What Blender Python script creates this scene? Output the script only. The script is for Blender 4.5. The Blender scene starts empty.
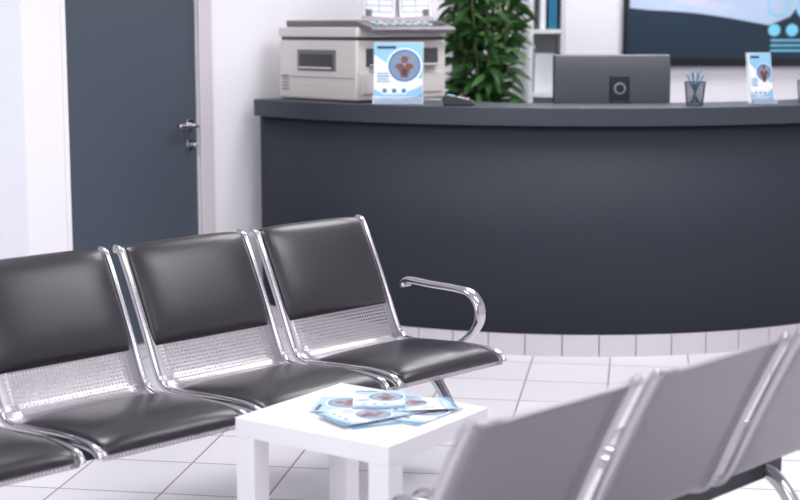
import bpy, math, random
from mathutils import Vector, Matrix
random.seed(4)
S = bpy.context.scene
C = S.collection

# ---------------------------------------------------------------- materials
def lin(c):
    return tuple(((x/255)/12.92 if x/255 <= 0.04045 else ((x/255+0.055)/1.055)**2.4) for x in c)

def mat(name, rgb, rough=0.5, metal=0.0, emis=0.0, noise=0.0, nscale=8.0, bump=0.0, bscale=200.0, spec=0.5, coat=0.0):
    m = bpy.data.materials.new(name); m.use_nodes = True
    nt = m.node_tree; b = nt.nodes['Principled BSDF']
    c = lin(rgb)
    b.inputs['Base Color'].default_value = (*c, 1)
    b.inputs['Roughness'].default_value = rough
    b.inputs['Metallic'].default_value = metal
    b.inputs['Specular IOR Level'].default_value = spec
    b.inputs['Coat Weight'].default_value = coat
    if emis:
        b.inputs['Emission Color'].default_value = (*c, 1)
        b.inputs['Emission Strength'].default_value = emis
    tc = nt.nodes.new('ShaderNodeTexCoord')
    if noise:
        n = nt.nodes.new('ShaderNodeTexNoise'); n.inputs['Scale'].default_value = nscale
        n.inputs['Detail'].default_value = 3
        nt.links.new(tc.outputs['Object'], n.inputs['Vector'])
        mx = nt.nodes.new('ShaderNodeMix'); mx.data_type = 'RGBA'
        mx.inputs[6].default_value = (*[x*(1-noise) for x in c], 1)
        mx.inputs[7].default_value = (*[min(1, x*(1+noise)) for x in c], 1)
        nt.links.new(n.outputs['Fac'], mx.inputs[0])
        nt.links.new(mx.outputs[2], b.inputs['Base Color'])
    if bump:
        n = nt.nodes.new('ShaderNodeTexNoise'); n.inputs['Scale'].default_value = bscale
        nt.links.new(tc.outputs['Object'], n.inputs['Vector'])
        bp = nt.nodes.new('ShaderNodeBump'); bp.inputs['Strength'].default_value = bump
        bp.inputs['Distance'].default_value = 0.002
        nt.links.new(n.outputs['Fac'], bp.inputs['Height'])
        nt.links.new(bp.outputs['Normal'], b.inputs['Normal'])
    return m

M_wall = mat('wall_paint', (238, 236, 241), 0.8, noise=0.01, nscale=3)
M_wallb = mat('wall_paint_shaded', (226, 228, 236), 0.8, noise=0.01, nscale=3)  # same wall paint, shade past the corner put into the colour
M_ceil = mat('ceiling_paint', (240, 240, 242), 0.9, noise=0.01)
M_door = mat('door_paint', (72, 80, 91), 0.5, noise=0.03, nscale=4, spec=0.3)
M_frame = mat('door_frame_paint', (205, 199, 206), 0.5, noise=0.01)
M_dark = mat('rubber_dark', (30, 30, 34), 0.6, noise=0.05)
M_counter = mat('counter_laminate', (48, 53, 61), 0.6, noise=0.04, nscale=3, spec=0.25)
M_slab = mat('counter_top_laminate', (57, 62, 71), 0.45, noise=0.04, nscale=5, spec=0.35)
M_tile = mat('plinth_tile', (208, 202, 208), 0.35, noise=0.04, nscale=12)
M_grout = mat('grout', (150, 144, 150), 0.9, noise=0.05)
M_chrome = mat('chrome', (196, 194, 198), 0.14, 1.0, noise=0.02)
M_leather = mat('black_leatherette', (35, 31, 38), 0.3, noise=0.08, nscale=10, bump=0.2, bscale=350, spec=0.6)
M_beam = mat('beam_steel', (46, 46, 52), 0.4, 0.3, noise=0.04)
M_table = mat('white_lacquer', (238, 236, 241), 0.35, noise=0.01)
M_print = mat('printer_plastic', (214, 208, 206), 0.45, noise=0.02)
M_print2 = mat('printer_grey_plastic', (112, 107, 112), 0.45, noise=0.03)
M_print3 = mat('printer_dark_plastic', (62, 61, 68), 0.4, noise=0.03)
M_glow = mat('indicator', (120, 200, 220), 0.4, noise=0.02)
M_mon = mat('monitor_back_plastic', (66, 68, 76), 0.42, noise=0.03)
M_mon2 = mat('monitor_stand_metal', (38, 40, 46), 0.35, 0.3, noise=0.03)
M_ring = mat('badge_silver', (150, 154, 162), 0.35, 0.4, noise=0.02)
M_white = mat('white_shelf_laminate', (230, 230, 235), 0.5, noise=0.01)
M_paper = mat('paper_white', (236, 240, 245), 0.6, noise=0.01)
M_lblue = mat('print_light_blue', (142, 192, 222), 0.5, noise=0.05)
M_blue = mat('print_blue', (54, 122, 172), 0.5, noise=0.06)
M_navy = mat('print_navy', (34, 50, 84), 0.5, noise=0.06)
M_brown = mat('print_brown', (120, 68, 60), 0.5, noise=0.35, nscale=60)
M_pgrey = mat('print_grey', (120, 138, 164), 0.5, noise=0.3, nscale=50)
M_plblue = mat('print_pale_blue', (176, 203, 222), 0.45, noise=0.05)
M_pblue = mat('print_dusty_blue', (92, 136, 172), 0.45, noise=0.06)
M_pnavy = mat('print_slate', (70, 80, 106), 0.45, noise=0.2, nscale=60)
M_pbrown = mat('print_dusty_brown', (140, 98, 98), 0.45, noise=0.35, nscale=60)
M_ppgrey = mat('print_pale_grey', (148, 162, 182), 0.45, noise=0.25, nscale=50)
M_bind = mat('binder_blue', (20, 110, 150), 0.5, noise=0.06)
M_leaf = mat('leaf_green', (44, 84, 40), 0.45, noise=0.3, nscale=14)
M_leaf2 = mat('leaf_light_green', (86, 130, 70), 0.45, noise=0.25, nscale=14)
M_stem = mat('stem', (86, 92, 50), 0.7, noise=0.2)
M_pot = mat('ceramic_pot', (225, 222, 220), 0.4, noise=0.02)
M_soil = mat('soil', (60, 44, 34), 0.9, noise=0.3, nscale=60)
M_tvf = mat('tv_bezel', (14, 17, 24), 0.3, noise=0.03)
M_tvs = mat('tv_screen_navy', (18, 36, 52), 0.3, emis=0.5, noise=0.05)
M_tvl = mat('tv_screen_light', (160, 176, 200), 0.4, emis=0.4, noise=0.2, nscale=7)
M_tvw = mat('tv_screen_hand', (172, 174, 192), 0.4, emis=0.48, noise=0.12, nscale=12)
M_tvc = mat('tv_screen_cyan', (110, 180, 208), 0.4, emis=0.45, noise=0.05)
M_lamp = mat('added_panel_glow', (255, 253, 252), 0.5, emis=3.0, noise=0.01)  # glow for the unseen, added ceiling panels
M_pen = mat('pen_blue', (60, 90, 120), 0.4, noise=0.05)
M_mesh = mat('wire_mesh_metal', (70, 82, 100), 0.4, 0.6, noise=0.03)

def acrylic():
    m = bpy.data.materials.new('clear_acrylic'); m.use_nodes = True
    nt = m.node_tree; b = nt.nodes['Principled BSDF']
    b.inputs['Base Color'].default_value = (0.9, 0.95, 1, 1)
    b.inputs['Roughness'].default_value = 0.08
    b.inputs['Alpha'].default_value = 0.25
    return m
M_acr = acrylic()

def perforated(name, col, rough):
    m = bpy.data.materials.new(name); m.use_nodes = True
    nt = m.node_tree; N = nt.nodes; L = nt.links
    b = N['Principled BSDF']; out = N['Material Output']
    b.inputs['Base Color'].default_value = (*lin(col), 1)
    b.inputs['Metallic'].default_value = 0.85
    b.inputs['Roughness'].default_value = rough
    uv = N.new('ShaderNodeUVMap'); uv.uv_map = 'UVMap'
    sc = N.new('ShaderNodeVectorMath'); sc.operation = 'SCALE'; sc.inputs[3].default_value = 1/0.0115
    fr = N.new('ShaderNodeVectorMath'); fr.operation = 'FRACTION'
    sb = N.new('ShaderNodeVectorMath'); sb.operation = 'SUBTRACT'; sb.inputs[1].default_value = (0.5, 0.5, 0)
    ln = N.new('ShaderNodeVectorMath'); ln.operation = 'LENGTH'
    lt = N.new('ShaderNodeMath'); lt.operation = 'LESS_THAN'; lt.inputs[1].default_value = 0.29
    sx = N.new('ShaderNodeSeparateXYZ')
    ab = N.new('ShaderNodeMath'); ab.operation = 'ABSOLUTE'
    l2 = N.new('ShaderNodeMath'); l2.operation = 'LESS_THAN'; l2.inputs[1].default_value = 0.207
    mu = N.new('ShaderNodeMath'); mu.operation = 'MULTIPLY'
    L.new(uv.outputs[0], sc.inputs[0]); L.new(sc.outputs[0], fr.inputs[0]); L.new(fr.outputs[0], sb.inputs[0])
    L.new(sb.outputs[0], ln.inputs[0]); L.new(ln.outputs['Value'], lt.inputs[0])
    L.new(uv.outputs[0], sx.inputs[0]); L.new(sx.outputs[0], ab.inputs[0]); L.new(ab.outputs[0], l2.inputs[0])
    L.new(lt.outputs[0], mu.inputs[0]); L.new(l2.outputs[0], mu.inputs[1])
    tr = N.new('ShaderNodeBsdfTransparent'); mx = N.new('ShaderNodeMixShader')
    L.new(mu.outputs[0], mx.inputs[0]); L.new(b.outputs[0], mx.inputs[1]); L.new(tr.outputs[0], mx.inputs[2])
    L.new(mx.outputs[0], out.inputs[0])
    return m
M_perf = perforated('perforated_steel', (186, 182, 187), 0.33)
M_perf2 = perforated('perforated_steel_satin', (160, 157, 162), 0.4)

def floor_mat():
    m = bpy.data.materials.new('floor_tiles'); m.use_nodes = True
    nt = m.node_tree; N = nt.nodes; L = nt.links; b = N['Principled BSDF']
    tc = N.new('ShaderNodeTexCoord'); mp = N.new('ShaderNodeMapping')
    mp.inputs['Rotation'].default_value = (0, 0, math.radians(9))
    mp.inputs['Location'].default_value = (0.12, 0.1, 0)
    br = N.new('ShaderNodeTexBrick'); br.offset = 0; br.squash = 1
    br.inputs['Scale'].default_value = 1
    br.inputs['Brick Width'].default_value = 0.34; br.inputs['Row Height'].default_value = 0.34
    br.inputs['Mortar Size'].default_value = 0.004; br.inputs['Mortar Smooth'].default_value = 0.2
    br.inputs['Color1'].default_value = (*lin((231, 228, 233)), 1)
    br.inputs['Color2'].default_value = (*lin((222, 219, 225)), 1)
    br.inputs['Mortar'].default_value = (*lin((146, 140, 147)), 1)
    L.new(tc.outputs['Object'], mp.inputs[0]); L.new(mp.outputs[0], br.inputs['Vector'])
    L.new(br.outputs['Color'], b.inputs['Base Color'])
    b.inputs['Roughness'].default_value = 0.36
    b.inputs['Specular IOR Level'].default_value = 0.4
    return m
M_floor = floor_mat()

# ---------------------------------------------------------------- helpers
def empty(name, loc=(0, 0, 0), rz=0.0):
    e = bpy.data.objects.new(name, None); C.objects.link(e)
    e.location = loc; e.rotation_euler = (0, 0, rz); e.empty_display_size = 0.1
    return e

def mobj(name, V, F, mats, parent=None, loc=(0, 0, 0), rot=(0, 0, 0), smooth=False, fm=None, uv=None):
    me = bpy.data.meshes.new(name); me.from_pydata([tuple(v) for v in V], [], F)
    for m in (mats if isinstance(mats, (list, tuple)) else [mats]): me.materials.append(m)
    if fm:
        for p, i in zip(me.polygons, fm): p.material_index = i
    for p in me.polygons: p.use_smooth = smooth
    if uv:
        l = me.uv_layers.new(name='UVMap')
        for p in me.polygons:
            for li in p.loop_indices: l.data[li].uv = uv[me.loops[li].vertex_index]
    me.update()
    o = bpy.data.objects.new(name, me); C.objects.link(o)
    o.location = loc; o.rotation_euler = rot
    if parent: o.parent = parent
    return o

def inst(name, src, parent, loc=(0, 0, 0)):
    o = bpy.data.objects.new(name, src.data); C.objects.link(o); o.parent = parent; o.location = loc
    for md in src.modifiers:
        n = o.modifiers.new(md.name, md.type)
        if md.type == 'SOLIDIFY': n.thickness = md.thickness
    return o

def bev(o, w, seg=3):
    if w:
        b = o.modifiers.new('bevel', 'BEVEL'); b.width = w; b.segments = seg; b.limit_method = 'ANGLE'
        for p in o.data.polygons: p.use_smooth = True
        try:
            n = o.modifiers.new('wn', 'WEIGHTED_NORMAL'); n.keep_sharp = True
        except Exception: pass
    return o

def box(name, c, s, m, parent=None, bevel=0.0, rot=(0, 0, 0), loc=None):
    x, y, z = [k/2 for k in s]
    V = [(sx*x, sy*y, sz*z) for sz in (-1, 1) for sy in (-1, 1) for sx in (-1, 1)]
    F = [(0, 2, 3, 1), (4, 5, 7, 6), (0, 1, 5, 4), (2, 6, 7, 3), (0, 4, 6, 2), (1, 3, 7, 5)]
    o = mobj(name, V, F, m, parent, c, rot)
    return bev(o, bevel)

def prism(name, prof, x0, x1, m, parent=None, bevel=0.0, loc=(0, 0, 0), rot=(0, 0, 0)):
    """profile in (y,z), extruded along x"""
    n = len(prof)
    V = [(x0, y, z) for y, z in prof] + [(x1, y, z) for y, z in prof]
    F = [tuple(range(n)), tuple(range(2*n-1, n-1, -1))] + [(i, i+n, (i+1) % n+n, (i+1) % n) for i in range(n)]
    return bev(mobj(name, V, F, m, parent, loc, rot), bevel)

def cyl(name, c, r, h, m, parent=None, seg=32, r2=None, rot=(0, 0, 0), bevel=0):
    r2 = r if r2 is None else r2
    V = []; F = []
    for k, (rr, z) in enumerate(((r, -h/2), (r2, h/2))):
        for i in range(seg):
            a = 2*math.pi*i/seg; V.append((rr*math.cos(a), rr*math.sin(a), z))
    F = [(i, (i+1) % seg, (i+1) % seg+seg, i+seg) for i in range(seg)]
    F += [tuple(range(seg-1, -1, -1)), tuple(range(seg, 2*seg))]
    o = mobj(name, V, F, m, parent, c, rot)
    for p in o.data.polygons[:seg]: p.use_smooth = True
    return bev(o, bevel) if bevel else o

def smoothpts(P, n=8):
    P = [Vector(p) for p in P]; out = []
    Q = [P[0]*2-P[1]]+P+[P[-1]*2-P[-2]]
    for i in range(1, len(Q)-2):
        a, b, c, d = Q[i-1:i+3]
        for k in range(n):
            t = k/n
            out.append(0.5*((2*b)+(c-a)*t+(2*a-5*b+4*c-d)*t*t+(-a+3*b-3*c+d)*t**3))
    out.append(P[-1]); return out

def tube(name, P, r, m, parent=None, n=8, seg=12, flat=1.0, side=None):
    """sweep ellipse (r along 'side' axis, r*flat in other) along smoothed points"""
    pts = smoothpts(P, n) if n > 1 else [Vector(p) for p in P]
    V = []; F = []
    ref = Vector(side) if side else None
    prev = None
    for i, p in enumerate(pts):
        t = (pts[min(i+1, len(pts)-1)]-pts[max(i-1, 0)]).normalized()
        if ref is not None: a = (ref-t*ref.dot(t)).normalized()
        else:
            if prev is None:
                a = t.orthogonal().normalized()
            else: a = (prev-t*prev.dot(t)).normalized()
            prev = a
        b = t.cross(a)
        for k in range(seg):
            an = 2*math.pi*k/seg
            V.append(p+a*(r*math.cos(an))+b*(r*flat*math.sin(an)))
    for i in range(len(pts)-1):
        for k in range(seg):
            F.append((i*seg+k, i*seg+(k+1) % seg, (i+1)*seg+(k+1) % seg, (i+1)*seg+k))
    F.append(tuple(range(seg-1, -1, -1))); F.append(tuple(range((len(pts)-1)*seg, len(pts)*seg)))
    return mobj(name, V, F, m, parent, smooth=True)

# ---------------------------------------------------------------- room
box('floor', (0, 4.2, -0.05), (9, 10.4, 0.1), M_floor)
box('ceiling', (0, 4.2, 2.85), (9, 10.4, 0.1), M_ceil)
ANG = math.atan2(0.8, 0.6)
A = Vector((-1.567, 6.27, 0)); D = Vector((0.6, 0.8, 0)); NRM = Vector((0.8, -0.6, 0))
DL, DR, WE = 0.233, 1.024, 3.42
def wloc(s, y, z):          # y : depth behind the wall face
    p = A+D*s-NRM*y; return (p.x, p.y, z)
R = (0, 0, ANG)
TH = 0.14
def wall_door():
    V = []; F = []
    def bx(x0, x1, z0, z1):
        n = len(V)
        for z in (z0, z1):
            for y in (0, TH):
                for x in (x0, x1): V.append((x, y, z))
        F.extend([tuple(n+i for i in f) for f in [(0, 2, 3, 1), (4, 5, 7, 6), (0, 1, 5, 4), (2, 6, 7, 3), (0, 4, 6, 2), (1, 3, 7, 5)]])
    bx(0, DL, 0, 2.8); bx(DR, WE, 0, 2.8); bx(DL, DR, 2.08, 2.8)
    return mobj('wall_door_side', V, F, M_wall, None, (A.x, A.y, 0), R)
wall_door()
d = empty('door_1', (A.x, A.y, 0), ANG)
box('leaf', ((DL+DR)/2, 0.028, 1.04), (DR-DL-0.006, 0.04, 2.06), M_door, d, 0.002)
hx = DR-0.055
for z, nm in ((0.995, 'lever_rose'), (0.905, 'lock_rose')):
    cyl(nm, (hx, 0.002, z), 0.028, 0.012, M_chrome, d, rot=(math.pi/2, 0, 0), bevel=0.002)
tube('lever', [(hx, 0.0, 0.995), (hx, -0.045, 0.995), (hx-0.015, -0.06, 0.995), (hx-0.06, -0.062, 0.995), (hx-0.125, -0.056, 0.999)], 0.011, M_chrome, d)
cyl('key_cylinder', (hx, -0.008, 0.905), 0.009, 0.02, M_beam, d, rot=(math.pi/2, 0, 0))
tube('thumb_turn', [(hx, -0.004, 0.905), (hx, -0.04, 0.905)], 0.010, M_chrome, d, n=1)
t = empty('trim_1', (A.x, A.y, 0), ANG)
box('jamb_right', (DR+0.045, -0.008, 1.06), (0.085, 0.014, 2.12), M_frame, t, 0.003)
box('jamb_left', (DL-0.012, -0.004, 1.06), (0.022, 0.007, 2.12), M_wall, t, 0.002)
box('jamb_head', ((DL+DR)/2, -0.008, 2.095), (DR-DL, 0.014, 0.05), M_frame, t, 0.003)
box('wall_left_return', (-3.03, 6.27+0.07, 1.4), (2.926, 0.14, 2.8), M_wallb)
box('wall_left', (-4.5, 3.1, 1.4), (0.12, 6.2, 2.8), M_wall)
BW = 9.05
box('wall_back', (2.35, BW+0.07, 1.4), (3.8, 0.14, 2.8), M_wall)
box('wall_right', (4.3, 4.1, 1.4), (0.12, 9.8, 2.8), M_wall)
box('baseboard_back', (2.4, BW-0.008, 0.05), (3.6, 0.014, 0.1), M_tile)
prv = box('baseboard_door_side', wloc((DR+0.1+2.0)/2, -0.008, 0.05), (0.85, 0.014, 0.1), M_tile, rot=R)

# ---------------------------------------------------------------- reception counter
cx, cy = 0.87, 8.465
def ring(name, Ro, Ri, a0, a1, z0, z1, n, m, parent):
    V = []; F = []
    for i in range(n+1):
        a = a0+(a1-a0)*i/n
        ri = Ri(a) if callable(Ri) else Ri
        for r, z in ((Ro, z0), (Ro, z1), (ri, z1), (ri, z0)):
            V.append((cx+r*math.sin(a), cy-r*math.cos(a), z))
    for i in range(n):
        for k in range(4):
            F.append((i*4+k, i*4+(k+1) % 4, (i+1)*4+(k+1) % 4, (i+1)*4+k))
    F.append((3, 2, 1, 0)); F.append(tuple(n*4+k for k in range(4)))
    o = mobj(name, V, F, m, parent)
    return o
cn = empty('reception_counter')
a0, a1 = -math.radians(53.5), math.radians(54)
def sm(x): x = max(0, min(1, x)); return x*x*(3-2*x)
def inner(a):
    dg = math.degrees(a)
    return 1.965-(0.40+0.12*sm((-dg-12)/12))
bev(ring('top_slab', 1.965, inner, a0, a1, 1.025, 1.105, 96, M_slab, cn), 0.004, 2)
bev(ring('front_panel', 1.935, 1.90, a0+0.006, a1, 0.10, 1.025, 96, M_counter, cn), 0)
for o in cn.children:
    for p in o.data.polygons: p.use_smooth = len(p.vertices) == 4 and abs(p.normal.z) < 0.5
ring('grout_plinth', 1.932, 1.90, a0+0.006, a1, 0.0, 0.10, 96, M_grout, cn)
nt_ = 22
V = []; F = []
st = (a1-a0-0.01)/nt_
for i in range(nt_):
    b0 = a0+0.008+i*st+0.0012; b1 = b0+st-0.0024; sub = 4; n0 = len(V)
    for k in range(sub+1):
        a = b0+(b1-b0)*k/sub
        for r, z in ((1.94, 0.0), (1.94, 0.098), (1.931, 0.098), (1.931, 0.0)):
            V.append((cx+r*math.sin(a), cy-r*math.cos(a), z))
    for k in range(sub):
        for q in range(4): F.append((n0+k*4+q, n0+k*4+(q+1) % 4, n0+(k+1)*4+(q+1) % 4, n0+(k+1)*4+q))
    F.append((n0+3, n0+2, n0+1, n0)); F.append(tuple(n0+sub*4+q for q in range(4)))
mobj('plinth_tiles', V, F, M_tile, cn)
ring('staff_desk', 1.90, 1.30, -0.25, a1-0.05, 0.71, 0.74, 48, M_slab, cn)
for i, a in enumerate((-0.22, 0.35, 0.85)):
    r = 1.6
    box('desk_support_%d' % (i+1), (cx+r*math.sin(a), cy-r*math.cos(a), 0.355), (0.03, 0.5, 0.71), M_slab, cn, rot=(0, 0, a))
for i, a in enumerate((-0.55, -0.82)):
    r = 1.68
    box('end_support_%d' % (i+1), (cx+r*math.sin(a), cy-r*math.cos(a), 0.5125), (0.03, 0.40, 1.025), M_counter, cn, rot=(0, 0, a))

# ---------------------------------------------------------------- waiting benches
prof = smoothpts([(0.475, 0.380, 0), (0.468, 0.398, 0), (0.435, 0.413, 0), (0.33, 0.416, 0), (0.16, 0.403, 0), (0.06, 0.398, 0), (0.012, 0.412, 0), (-0.015, 0.452, 0), (-0.06, 0.55, 0), (-0.115, 0.665, 0), (-0.17, 0.772, 0), (-0.188, 0.792, 0), (-0.208, 0.793, 0)], 6)
prof = [(p.x, p.y) for p in prof]
arc = [0]
for i in range(1, len(prof)): arc.append(arc[-1]+math.dist(prof[i], prof[i-1]))
def at(l):
    l = max(0, min(arc[-1]-1e-6, l))
    for i in range(1, len(arc)):
        if arc[i] >= l:
            t = (l-arc[i-1])/(arc[i]-arc[i-1]); break
    a, b = prof[i-1], prof[i]
    p = (a[0]+(b[0]-a[0])*t, a[1]+(b[1]-a[1])*t)
    return p
def atn(l):
    p = at(l); q0 = at(l-0.02); q1 = at(l+0.02)
    tb, tz = q1[0]-q0[0], q1[1]-q0[1]; n = math.hypot(tb, tz)
    return p, (tz/n, -tb/n)
def l_at_z(z):
    for i in range(len(prof)-1):
        if prof[i][0] < 0 and prof[i+1][1] >= z: return arc[i]
def l_at_b(b):
    for i in range(len(prof)):
        if arc[i] > 0.05 and prof[i][0] <= b: return arc[i]

def cushion(name, l0, l1, hw, T, m, off=0.002):
    nu, nv = 22, 18; V = []; F = []
    for j in range(nv+1):
        q = math.sin((j/nv-0.5)*math.pi)
        l = (l0+l1)/2+q*(l1-l0)/2; p, n = atn(l)
        for i in range(nu+1):
            w = math.sin((i/nu-0.5)*math.pi)
            rc = 1-0.035*abs(q)**8
            h = T*(max(0, 1-abs(w)**4)*max(0, 1-abs(q)**4))**0.45+off
            V.append((w*hw*rc, -(p[0]+n[0]*h), p[1]+n[1]*h))
    m0 = len(V)
    for j in range(nv+1):
        q = math.sin((j/nv-0.5)*math.pi); l = (l0+l1)/2+q*(l1-l0)/2; p, n = atn(l)
        for i in range(nu+1):
            w = math.sin((i/nu-0.5)*math.pi); rc = 1-0.035*abs(q)**8
            V.append((w*hw*rc*0.995, -(p[0]+n[0]*off), p[1]+n[1]*off))
    W = nu+1
    for j in range(nv):
        for i in range(nu):
            F.append((j*W+i, j*W+i+1, (j+1)*W+i+1, (j+1)*W+i))
            F.append((m0+j*W+i, m0+(j+1)*W+i, m0+(j+1)*W+i+1, m0+j*W+i+1))
    rim = [(0, i) for i in range(nu)]+[(j, nu) for j in range(nv)]+[(nv, i) for i in range(nu, 0, -1)]+[(j, 0) for j in range(nv, 0, -1)]
    for k in range(len(rim)):
        a = rim[k][0]*W+rim[k][1]; b = rim[(k+1) % len(rim)]; b = b[0]*W+b[1]
        F.append((b, a, a+m0, b+m0))
    return mobj(name, V, F, m, smooth=True)

def shell(name, m):
    V = []; F = []; uv = []; cols = 8; hw = 0.232
    for i, (b, z) in enumerate(prof):
        for k in range(cols+1):
            s = -hw+2*hw*k/cols
            V.append((s, -b, z)); uv.append((s, arc[i]))
    W = cols+1
    for i in range(len(prof)-1):
        for k in range(cols): F.append((i*W+k, i*W+k+1, (i+1)*W+k+1, (i+1)*W+k))
    o = mobj(name, V, F, m, smooth=True, uv=uv)
    s = o.modifiers.new('thick', 'SOLIDIFY'); s.thickness = 0.003
    return o

def bench(name, loc, rz, n, pitch, padded, arms):
    e = empty(name, loc, rz)
    sh = shell('seat_shell_1', M_perf if padded else M_perf2); sh.parent = e
    parts = [sh]
    end = len(prof) if padded else len(prof)-6
    fr = tube('side_frame_1', [(0, -b, z-0.002) for b, z in prof[3:end]], 0.0095, M_chrome, None, n=1, flat=1.4 if padded else 1.1, side=(1, 0, 0))
    if padded:
        bc = cushion('back_cushion_1', l_at_z(0.525), arc[-1]-0.010, 0.226, 0.028, M_leather); bc.parent = e
        sc = cushion('seat_cushion_1', 0.012, l_at_b(0.075), 0.226, 0.027, M_leather); sc.parent = e
        parts += [bc, sc]
    for k in range(n):
        x = -pitch*k
        if k:
            for p in parts: inst(p.name.replace('_1', '_%d' % (k+1)), p, e, (x, 0, 0))
        for sgn, nm in ((-1, 'l'), (1, 'r')):
            if k == 0 and sgn == -1:
                fr.parent = e; fr.location = (x-0.240, 0, 0)
            else: inst('side_frame_%d%s' % (k+1, nm), fr, e, (x+sgn*0.240, 0, 0))
            box('seat_bracket_%d%s' % (k+1, nm), (x+sgn*0.20, -0.17, 0.380), (0.035, 0.16, 0.035), M_chrome, e, 0.004)
    xl = -pitch*(n-1)
    box('beam', (xl/2, -0.17, 0.330), (abs(xl)+0.50, 0.075, 0.066), M_beam, e, 0.006)
    for i, x in enumerate((0.17 if padded else -0.2, xl-0.17)):
        tube('leg_front_%d' % (i+1), [(x, -0.16, 0.33), (x, -0.24, 0.30), (x, -0.33, 0.18), (x, -0.42, 0.02)], 0.017, M_chrome, e, side=(1, 0, 0), flat=1.2)
        tube('leg_back_%d' % (i+1), [(x, -0.18, 0.33), (x, -0.10, 0.30), (x, 0.0, 0.18), (x, 0.12, 0.02)], 0.017, M_chrome, e, side=(1, 0, 0), flat=1.2)
        for q, yy in ((1, -0.425), (2, 0.125)):
            cyl('foot_%d_%d' % (i+1, q), (x, yy, 0.0115), 0.026, 0.021, M_dark, e, r2=0.02)
    if arms:
        for i, x in enumerate((0.278, xl-0.278)):
            tube('armrest_%d' % (i+1), [(x, -0.0, 0.570), (x, 0.005, 0.587), (x, -0.02, 0.596), (x, -0.12, 0.593), (x, -0.24, 0.592), (x, -0.300, 0.582), (x, -0.335, 0.545), (x, -0.335, 0.495), (x, -0.305, 0.450), (x, -0.26, 0.412), (x, -0.21, 0.385), (x, -0.17, 0.34)], 0.025, M_chrome, e, side=(1, 0, 0), flat=0.48)
            box('arm_mount_%d' % (i+1), (x*1.0-(0.02 if i == 0 else -0.02), -0.17, 0.335), (0.05, 0.085, 0.07), M_chrome, e, 0.004)
    return e

BA = math.atan2(0.714, 0.70)
bench('waiting_bench', (-0.172, 4.89, 0), BA, 4, 0.533, True, True)
bench('waiting_bench.001', (0.155, 2.76, 0), BA+math.pi, 3, 0.55, False, False)

# ---------------------------------------------------------------- coffee table
e1 = Vector((0.82, -0.57)).normalized(); tl, tw = 0.49, 0.46
Lc = Vector((-0.43, 3.80)); e2 = Vector((-e1.y, e1.x))
ctr = Lc+e1*tl/2+e2*tw/2
tb = empty('coffee_table', (ctr.x, ctr.y, 0), math.atan2(e1.y, e1.x))
box('top', (0, 0, 0.425), (tl, tw, 0.05), M_table, tb, 0.002)
for i, (sx, sy) in enumerate(((-1, -1), (1, -1), (1, 1), (-1, 1))):
    box('leg_%d' % (i+1), (sx*(tl/2-0.0315), sy*(tw/2-0.0315), 0.2), (0.061, 0.061, 0.4), M_table, tb, 0.002)

# ---------------------------------------------------------------- brochures
def leaflet_art(w, h, lay=0.0004):
    """printed medical leaflet: swooshes, a round picture, logo dots, text bars (XY plane)"""
    V = []; F = []; fm = []
    def poly(P, mi, z):
        n = len(V); V.extend([(x*w, y*h, z) for x, y in P]); F.append(tuple(range(n, n+len(P)))); fm.append(mi)
    def disc(x, y, r, mi, z, n=24, asp=1):
        poly([(x+r*math.cos(2*math.pi*i/n), y+r*w/h*asp*math.sin(2*math.pi*i/n)) for i in range(n)], mi, z)
    poly([(-.5, -.5), (.5, -.5), (.5, .5), (-.5, .5)], 0, 0)
    poly([(.5, .5), (-.5, .5), (-.5, .30)]+[(-.5+i/10, .30-0.42*math.sin(i/10*1.3)) for i in range(1, 11)], 1, lay)
    poly([(-.5, -.5), (.5, -.5), (.5, -.20)]+[(.5-i/10, -.20-0.16*math.sin(i/10*2.6)) for i in range(1, 10)]+[(-.5, -.26)], 1, lay)
    poly([(.5, -.5), (.5, -.36)]+[(.5-i/10, -.36-0.08*math.sin(i/10*2.9)) for i in range(1, 9)]+[(-.5, -.46), (-.5, -.5)], 2, lay*2)
    disc(.13, .12, .37, 0, lay*2); disc(.13, .12, .34, 2, lay*3); disc(.13, .12, .30, 5, lay*4)
    poly([(.06, -.08), (.20, -.08), (.24, .04), (.33, .10), (.27, .15), (.18, .16), (.13, .10), (.08, .16), (-.01, .15), (-.07, .10), (.02, .04)], 3, lay*5)
    disc(.13, .22, .075, 3, lay*5); poly([(.10, -.05), (.16, -.05), (.18, .04), (.13, .07), (.08, .04)], 4, lay*6)
    for i in range(3): disc(-.28+.2*i, -.30, .08, 0, lay*4); disc(-.28+.2*i, -.30, .05, 2, lay*5)
    for i in range(4): poly([(-.44, -.02-.045*i), (-.20+.03*(i % 2), -.02-.045*i), (-.20+.03*(i % 2), -.002-.045*i), (-.44, -.002-.045*i)], 2, lay*3)
    poly([(-.44, .40), (-.05, .40), (-.05, .445), (-.44, .445)], 4, lay*3)
    return V, F, fm
ART = [M_paper, M_lblue, M_blue, M_brown, M_navy, M_pgrey]
ART2 = [M_paper, M_plblue, M_pblue, M_pbrown, M_pnavy, M_ppgrey]
def stand(name, loc, rz, w, h):
    e = empty(name, loc, rz)
    V, F, fm = leaflet_art(w, h)
    tilt = math.radians(80)
    o = mobj('leaflet', V, F, ART, e, (0, 0.012+h/2*math.cos(tilt), 0.006+h/2*math.sin(tilt)), (tilt, 0, 0), fm=fm)
    box('leaflet_stack', (0, 0.021+h/2*math.cos(tilt), 0.006+h/2*math.sin(tilt)), (w, h, 0.014), M_paper, e, rot=(tilt, 0, 0))
    box('holder_back', (0, 0.032+h/2*math.cos(tilt), 0.006+h/2*math.sin(tilt)), (w+0.012, h+0.006, 0.003), M_acr, e, rot=(tilt, 0, 0))
    box('holder_base', (0, 0.03, 0.002), (w+0.012, 0.09, 0.003), M_acr, e)
    box('holder_lip', (0, -0.012, 0.02), (w+0.012, 0.003, 0.036), M_acr, e)
    return e
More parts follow.
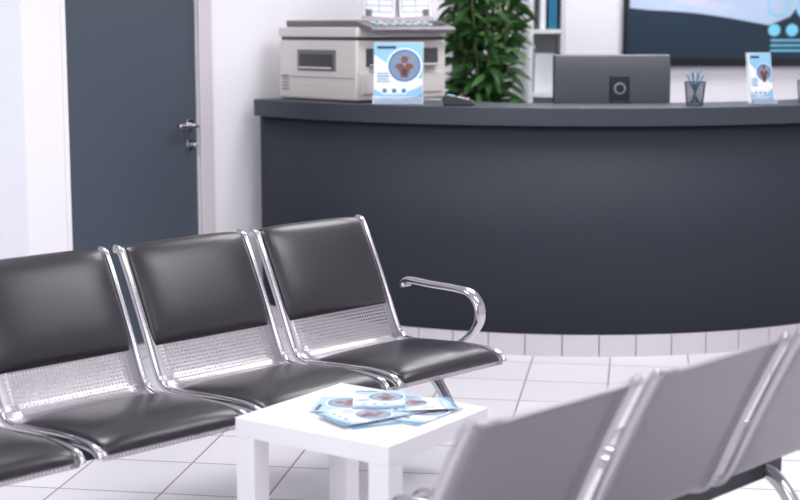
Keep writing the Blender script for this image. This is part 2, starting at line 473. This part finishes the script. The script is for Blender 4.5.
stand('brochure_stand', (-0.01, 6.80, 1.106), math.radians(-3), 0.218, 0.272)
stand('brochure_stand.001', (1.645, 6.80, 1.106), math.radians(18), 0.112, 0.225)

br = empty('brochure_pile', (ctr.x+0.035, ctr.y-0.015, 0.4505), math.radians(20))
spec = [(-0.02, 0.0, 5, 0.20, 0.25), (0.10, -0.03, -55, 0.16, 0.22), (-0.03, 0.08, 60, 0.16, 0.22), (0.10, 0.05, 20, 0.15, 0.20), (-0.05, -0.03, -75, 0.14, 0.20), (0.13, 0.01, 80, 0.12, 0.18), (0.04, 0.09, -20, 0.14, 0.19)]
for i, (x, y, r, w, h) in enumerate(spec):
    V, F, fm = leaflet_art(w, h, 0.00015)
    n = len(V)
    z = -0.0012
    V += [(-w/2, -h/2, z), (w/2, -h/2, z), (w/2, h/2, z), (-w/2, h/2, z)]
    F += [(n+3, n+2, n+1, n), (0, n, n+1, 1), (1, n+1, n+2, 2), (2, n+2, n+3, 3), (3, n+3, n, 0)]; fm += [0]*5
    mobj('leaflet_%d' % (i+1), V, F, ART2, br, (x, y, 0.0014+i*0.0022), (0, 0, math.radians(r)), fm=fm)

# ---------------------------------------------------------------- printer
pr = empty('multifunction_printer', (-0.2, 6.95, 1.105), math.radians(45))
PX, PY = 0.60, 0.55
box('lower_body', (PX/2, PY/2, 0.145), (PX, PY, 0.28), M_print, pr, 0.012)
box('foot_band', (PX/2, PY/2, 0.012), (PX-0.03, PY-0.03, 0.02), M_print2, pr, 0.003)
box('gap_band', (PX/2, PY/2, 0.292), (PX-0.02, PY-0.02, 0.016), M_print3, pr, 0.002)
box('scanner_body', (PX/2, PY/2, 0.322), (PX+0.004, PY+0.004, 0.046), M_print, pr, 0.008)
box('scanner_lid', (PX/2+0.01, PY/2, 0.361), (PX-0.06, PY-0.02, 0.032), M_print2, pr, 0.006)
box('side_recess_frame', (-0.001, PY*0.5, 0.19), (0.006, 0.27, 0.10), M_print2, pr, 0.003)
box('side_recess', (-0.004, PY*0.5, 0.185), (0.006, 0.235, 0.07), M_print3, pr, 0.003)
box('recess_tray', (-0.012, PY*0.5, 0.155), (0.02, 0.22, 0.008), M_print, pr, 0.002)
for i in range(5): box('vent_%d' % (i+1), (-0.001, PY-0.05, 0.05+i*0.016), (0.004, 0.05, 0.006), M_print2, pr)
box('side_seam', (-0.001, PY/2, 0.11), (0.003, PY-0.03, 0.003), M_print2, pr)
box('output_slot', (PX*0.5, -0.001, 0.205), (PX-0.12, 0.006, 0.085), M_print3, pr, 0.003)
box('output_tray', (PX*0.5, -0.02, 0.17), (PX-0.16, 0.05, 0.008), M_print, pr, 0.002)
box('cassette_front', (PX*0.5, -0.004, 0.085), (PX-0.06, 0.012, 0.10), M_print, pr, 0.006)
box('cassette_handle', (PX*0.5, -0.011, 0.10), (0.14, 0.006, 0.022), M_print2, pr, 0.003)
prism('control_panel', [(0.03, 0.375), (0.02, 0.345), (-0.075, 0.315), (-0.085, 0.335), (-0.07, 0.347)], 0.02, PX-0.02, M_print2, pr, 0.003)
for i in range(8):
    for j in range(2):
        box('key_%d_%d' % (i+1, j+1), (0.09+i*0.05, -0.045+j*0.03, 0.3585+j*0.009), (0.032, 0.016, 0.006), M_print if (i+j) % 3 else M_glow, pr, 0.002, rot=(0.27, 0, 0))
box('display', (PX-0.1, -0.025, 0.366), (0.10, 0.055, 0.006), M_print3, pr, 0.002, rot=(0.27, 0, 0))

# upright sheets in a holder on the printer
bd = empty('document_holder', (-0.01, 7.36, 1.4862), math.radians(6))
box('holder_base', (0, 0.0, 0.006), (0.34, 0.11, 0.012), M_frame, bd, 0.003)
box('holder_back', (0, 0.045, 0.15), (0.34, 0.006, 0.29), M_frame, bd, 0.002, rot=(math.radians(-8), 0, 0))
for i, x in enumerate((-0.088, 0.082)):
    s = empty('sheet_%d' % (i+1), (x, 0.018, 0.155)); s.parent = bd; s.rotation_euler = (math.radians(-8), math.radians(2-4*i), 0)
    box('page_%d' % (i+1), (0, 0, 0), (0.155, 0.004, 0.285), M_paper, s)
    for j in range(9): box('rule_%d_%d' % (i+1, j+1), (0, -0.003, -0.12+j*0.03), (0.13, 0.001, 0.003), M_pgrey, s)
    for j in range(3): box('column_%d_%d' % (i+1, j+1), (-0.065+j*0.065, -0.003, 0), (0.0025, 0.001, 0.24), M_pgrey, s)
    box('clip_%d' % (i+1), (-0.05+0.1*i, -0.006, -0.125), (0.03, 0.008, 0.03), M_print2, s, 0.002)

# ---------------------------------------------------------------- card reader on the counter
ms = empty('card_reader', (0.262, 6.70, 1.1055), math.radians(80))
prism('body', [(-0.065, 0.0), (0.065, 0.0), (0.068, 0.034), (0.055, 0.048), (-0.055, 0.026), (-0.068, 0.014)], -0.035, 0.035, M_tvf, ms, 0.004)
box('screen', (0, 0.035, 0.0445), (0.05, 0.035, 0.003), M_lblue, ms, 0.001, rot=(0.2, 0, 0))
for i in range(3):
    for j in range(3): box('key_%d_%d' % (i+1, j+1), (-0.018+i*0.018, -0.038+j*0.018, 0.0303+j*0.0036), (0.012, 0.011, 0.004), M_print, ms, 0.001, rot=(0.2, 0, 0))

# ---------------------------------------------------------------- monitor
mo = empty('computer_monitor', (0.985, 7.02, 0.74), math.radians(2))
box('panel', (0, 0.012, 0.40), (0.545, 0.012, 0.37), M_dark, mo, 0.004, rot=(math.radians(-5), 0, 0))
prism('rear_housing', [(0.008, 0.215), (0.008+0.0, 0.585), (-0.012, 0.58), (-0.03, 0.50), (-0.034, 0.30), (-0.014, 0.22)], -0.27, 0.27, M_mon, mo, 0.006)
box('hinge_plate', (0.03, -0.036, 0.42), (0.088, 0.024, 0.14), M_mon2, mo, 0.006)
cyl('badge', (0.03, -0.050, 0.43), 0.027, 0.006, M_ring, mo, rot=(math.pi/2, 0, 0))
cyl('badge_centre', (0.03, -0.054, 0.43), 0.020, 0.004, M_mon2, mo, rot=(math.pi/2, 0, 0))
box('stand_neck', (0.03, -0.055, 0.19), (0.06, 0.02, 0.36), M_mon2, mo, 0.004)
box('stand_foot', (0.03, -0.01, 0.007), (0.22, 0.18, 0.012), M_mon2, mo, 0.004)

# ---------------------------------------------------------------- pen cups
def pencup(name, loc):
    e = empty(name, loc)
    V = []; F = []; n = 24; rows = 9; H = 0.10
    for j in range(rows+1):
        r = 0.036+0.010*j/rows
        for i in range(n):
            a = 2*math.pi*i/n; V.append((r*math.cos(a), r*math.sin(a), 0.004+H*j/rows))
    for j in range(rows):
        for i in range(n): F.append((j*n+i, j*n+(i+1) % n, (j+1)*n+(i+1) % n, (j+1)*n+i))
    o = mobj('mesh_wall', V, F, M_mesh, e)
    w = o.modifiers.new('w', 'WIREFRAME'); w.thickness = 0.0026
    cyl('base', (0, 0, 0.003), 0.038, 0.005, M_mesh, e)
    tube('rim', [(0.046*math.cos(a/12*math.pi), 0.046*math.sin(a/12*math.pi), 0.104) for a in range(25)], 0.003, M_mesh, e, n=1, seg=8)
    for i in range(6):
        a = i*1.05
        tube('pen_%d' % (i+1), [(-0.02*math.cos(a), -0.02*math.sin(a), 0.01), (0.036*math.cos(a), 0.036*math.sin(a), 0.135+0.012*(i % 3))], 0.0038, (M_pen, M_mon, M_pblue)[i % 3], e, n=1, seg=8)
    return e
pencup('pen_cup', (1.315, 6.72, 1.105))
pencup('pen_cup.001', (1.86, 6.88, 1.105))

# ---------------------------------------------------------------- plant
pl = empty('potted_plant', (0.43, 8.0, 0))
cyl('pot', (0, 0, 0.17), 0.14, 0.34, M_pot, pl, r2=0.18, bevel=0.006)
cyl('soil', (0, 0, 0.343), 0.165, 0.01, M_soil, pl)
V = []; F = []; fm = []
stems = []
for i in range(10):
    a = i*2.4; r = 0.05+0.02*(i % 3)
    top = (0.17*math.cos(a), 0.15*math.sin(a), 1.66+0.10*(i % 5))
    P = [(r*math.cos(a), r*math.sin(a), 0.34), (0.08*math.cos(a+.4), 0.08*math.sin(a+.4), 0.9), top]
    tube('stem_%d' % (i+1), P, 0.008, M_stem, pl, seg=7)
    stems.append(smoothpts(P, 20))
for k in range(1250):
    sp = random.choice(stems); t = random.uniform(0.36, 1.0)**0.9; p = sp[min(len(sp)-1, int(t*(len(sp)-1)))]
    a = random.uniform(0, 2*math.pi); el = random.uniform(-0.5, 0.9)
    Ln = random.uniform(0.10, 0.17); wd = Ln*random.uniform(0.11, 0.16)
    dr = Vector((math.cos(a)*math.cos(el), math.sin(a)*math.cos(el), math.sin(el)))
    sd = dr.cross(Vector((0, 0, 1))).normalized(); up = sd.cross(dr)
    sd = (sd*math.cos(1)+up*math.sin(random.uniform(-1, 1))).normalized()
    b0 = Vector(p)+dr*0.02; n = len(V); droop = random.uniform(0.02, 0.07)
    ts = [0, .2, .45, .75, 1]; ws = [0.12, 0.8, 1.0, 0.62, 0.0]
    for tt, ww in zip(ts, ws):
        c = b0+dr*Ln*tt+Vector((0, 0, -droop*tt*tt))
        V += [c-sd*wd*ww+up*wd*ww*0.25, c, c+sd*wd*ww+up*wd*ww*0.25]
    mi = 1 if random.random() < 0.35 else 0
    for j in range(4):
        F += [(n+j*3, n+j*3+1, n+j*3+4, n+j*3+3), (n+j*3+1, n+j*3+2, n+j*3+5, n+j*3+4)]; fm += [mi, mi]
mobj('foliage', V, F, [M_leaf, M_leaf2], pl, smooth=True, fm=fm)

# ---------------------------------------------------------------- bookcase
bk = empty('bookcase', (0.72, 8.62, 0))
Wb = 0.50; Hb = 2.1; Dp = 0.32
box('side_left', (0.0125, 0, Hb/2), (0.025, Dp, Hb), M_white, bk, 0.001)
box('divider', (0.19, 0, Hb/2), (0.02, Dp, Hb), M_white, bk, 0.001)
box('side_right', (Wb-0.012, 0, Hb/2), (0.024, Dp, Hb), M_white, bk, 0.001)
box('back_panel', (Wb/2, Dp/2-0.006, Hb/2), (Wb-0.02, 0.01, Hb), M_white, bk)
for i, z in enumerate((0.03, 0.35, 0.70, 1.07, 1.425, 1.78, 2.085)):
    box('shelf_%d' % (i+1), (Wb/2, 0, z), (Wb-0.04, Dp-0.01, 0.022), M_white, bk)
box('cabinet_door', (0.34, -Dp/2-0.009, 1.05), (0.285, 0.016, 2.06), M_white, bk, 0.002)
box('door_pull', (0.215, -Dp/2-0.022, 1.2), (0.008, 0.012, 0.16), M_chrome, bk, 0.002)
for i, (x, w, m, h) in enumerate(((0.135, 0.05, M_bind, 0.29), (0.08, 0.03, M_paper, 0.28))):
    box('shelf_binder_%d' % (i+1), (x, -0.01, 1.437+h/2), (w, 0.24, h), m, bk, 0.003)
box('shelf_binder_3', (0.10, 0.02, 1.082+0.11), (0.12, 0.2, 0.22), M_paper, bk, 0.003)

# ---------------------------------------------------------------- TV
tv = empty('wall_television', (1.95, BW-0.045, 1.58), 0)
TW, THh = 1.25, 0.73
box('bezel', (0, 0.012, 0), (TW, 0.04, THh), M_tvf, tv, 0.005)
box('screen', (0, -0.0095, 0.012), (TW-0.05, 0.004, THh-0.075), M_tvs, tv)
box('wall_mount', (0, 0.037, 0), (0.3, 0.012, 0.3), M_dark, tv)
def flat(name, P, m, y, parent):
    V = [(x, y, z) for x, z in P]
    return mobj(name, V, [tuple(range(len(P)))], m, parent)
flat('picture', [(-0.59, 0.33), (-0.59, -0.02)]+[(-0.59+i*0.118, -0.03+0.02*math.sin(i*.5)-0.012*i) for i in range(1, 8)]+[(0.36, -0.07), (0.45, 0.05), (0.5, 0.33)], M_tvl, -0.0125, tv)
flat('picture_hand', [(-0.45, 0.15), (-0.40, 0.04), (-0.28, 0.0), (-0.1, -0.03), (0.02, -0.01), (-0.12, 0.02), (-0.2, 0.1), (-0.2, 0.3), (-0.4, 0.3)], M_tvw, -0.0135, tv)
def cflat(name, x, z, r, m, y): return flat(name, [(x+r*math.cos(i/28*2*math.pi), z+r*math.sin(i/28*2*math.pi)) for i in range(28)], m, y, tv)
for i, (x, z, r) in enumerate(((0.29, -0.01, 0.065), (0.27, -0.15, 0.036), (0.375, -0.15, 0.036), (0.46, -0.02, 0.065))):
    cflat('circle_%d' % (i+1), x, z, r, M_tvc, -0.0145)
    cflat('circle_in_%d' % (i+1), x, z, r*0.82, M_tvl if i in (0, 3) else M_tvc, -0.0155)
for i in range(3): flat('text_line_%d' % (i+1), [(0.25, -0.215-.03*i), (0.45, -0.215-.03*i), (0.45, -0.205-.03*i), (0.25, -0.205-.03*i)], M_tvc, -0.0145, tv)
for i, (x, z, w) in enumerate(((-0.02, 0.09, .2), (-0.02, 0.05, .15))): flat('caption_%d' % (i+1), [(x, z), (x+w, z), (x+w, z+0.008), (x, z+0.008)], M_tvc, -0.0145, tv)

# staff chair behind the counter
ch = empty('office_chair', (1.78, 7.95, 0), math.radians(15))
box('seat', (0, 0, 0.48), (0.46, 0.46, 0.07), M_leather, ch, 0.025)
box('backrest', (0, 0.24, 0.82), (0.40, 0.05, 0.44), M_leather, ch, 0.022)
box('back_post', (0, 0.27, 0.58), (0.06, 0.02, 0.28), M_beam, ch, 0.004)
cyl('gas_lift', (0, 0, 0.27), 0.03, 0.36, M_beam, ch)
for i in range(5):
    a = i*2*math.pi/5
    tube('base_arm_%d' % (i+1), [(0, 0, 0.11), (0.28*math.cos(a), 0.28*math.sin(a), 0.07)], 0.02, M_beam, ch, n=1)
    cyl('castor_%d' % (i+1), (0.28*math.cos(a), 0.28*math.sin(a), 0.0305), 0.03, 0.03, M_dark, ch, rot=(math.pi/2, 0, a))

# ---------------------------------------------------------------- lights
def area(name, loc, size, power, rot=(0, 0, 0), col=(1, 1, 1)):
    l = bpy.data.lights.new(name, 'AREA'); l.shape = 'RECTANGLE'; l.size, l.size_y = size
    l.energy = power; l.color = col
    o = bpy.data.objects.new(name, l); C.objects.link(o); o.location = loc; o.rotation_euler = rot
    return o
for i, (x, y, p) in enumerate(((-1.2, 1.6, 20), (1.6, 1.6, 14), (-1.2, 4.4, 32), (1.8, 4.4, 27), (0.9, 6.2, 28), (1.2, 8.2, 32))):  # unseen panels and lamps, added under the ceiling for top light
    e = empty('added_light_panel' if i == 0 else 'added_light_panel.%03d' % i, (x, y, 2.8))
    box('housing', (0, 0, -0.02), (1.24, 0.64, 0.035), M_frame, e, 0.003)
    box('diffuser', (0, 0, -0.04), (1.18, 0.58, 0.006), M_lamp, e)
    area('added_top_lamp_%d' % (i+1), (x, y, 2.74), (1.15, 0.55), p, col=(0.99, 0.985, 1.0))
area('added_rear_fill', (-2.2, -0.9, 1.7), (3.0, 2.0), 58, rot=(math.radians(80), 0, math.radians(-15)), col=(0.97, 0.98, 1))  # added fill lamp beside and behind the camera, no window modelled

w = bpy.data.worlds.new('world'); S.world = w; w.use_nodes = True
w.node_tree.nodes['Background'].inputs[0].default_value = (0.95, 0.96, 1.0, 1)
w.node_tree.nodes['Background'].inputs[1].default_value = 0.6

# ---------------------------------------------------------------- camera
cam = bpy.data.cameras.new('camera'); co = bpy.data.objects.new('camera', cam); C.objects.link(co)
cam.sensor_width = 36; cam.lens = 67.5
co.location = (0, 0, 1.46); co.rotation_euler = (math.radians(90)-math.atan(225/1500), 0, 0)
cam.dof.use_dof = True; cam.dof.focus_distance = 4.9; cam.dof.aperture_fstop = 2.4
S.camera = co
S.view_settings.view_transform = 'Standard'
S.view_settings.look = 'None'
S.view_settings.exposure = 0
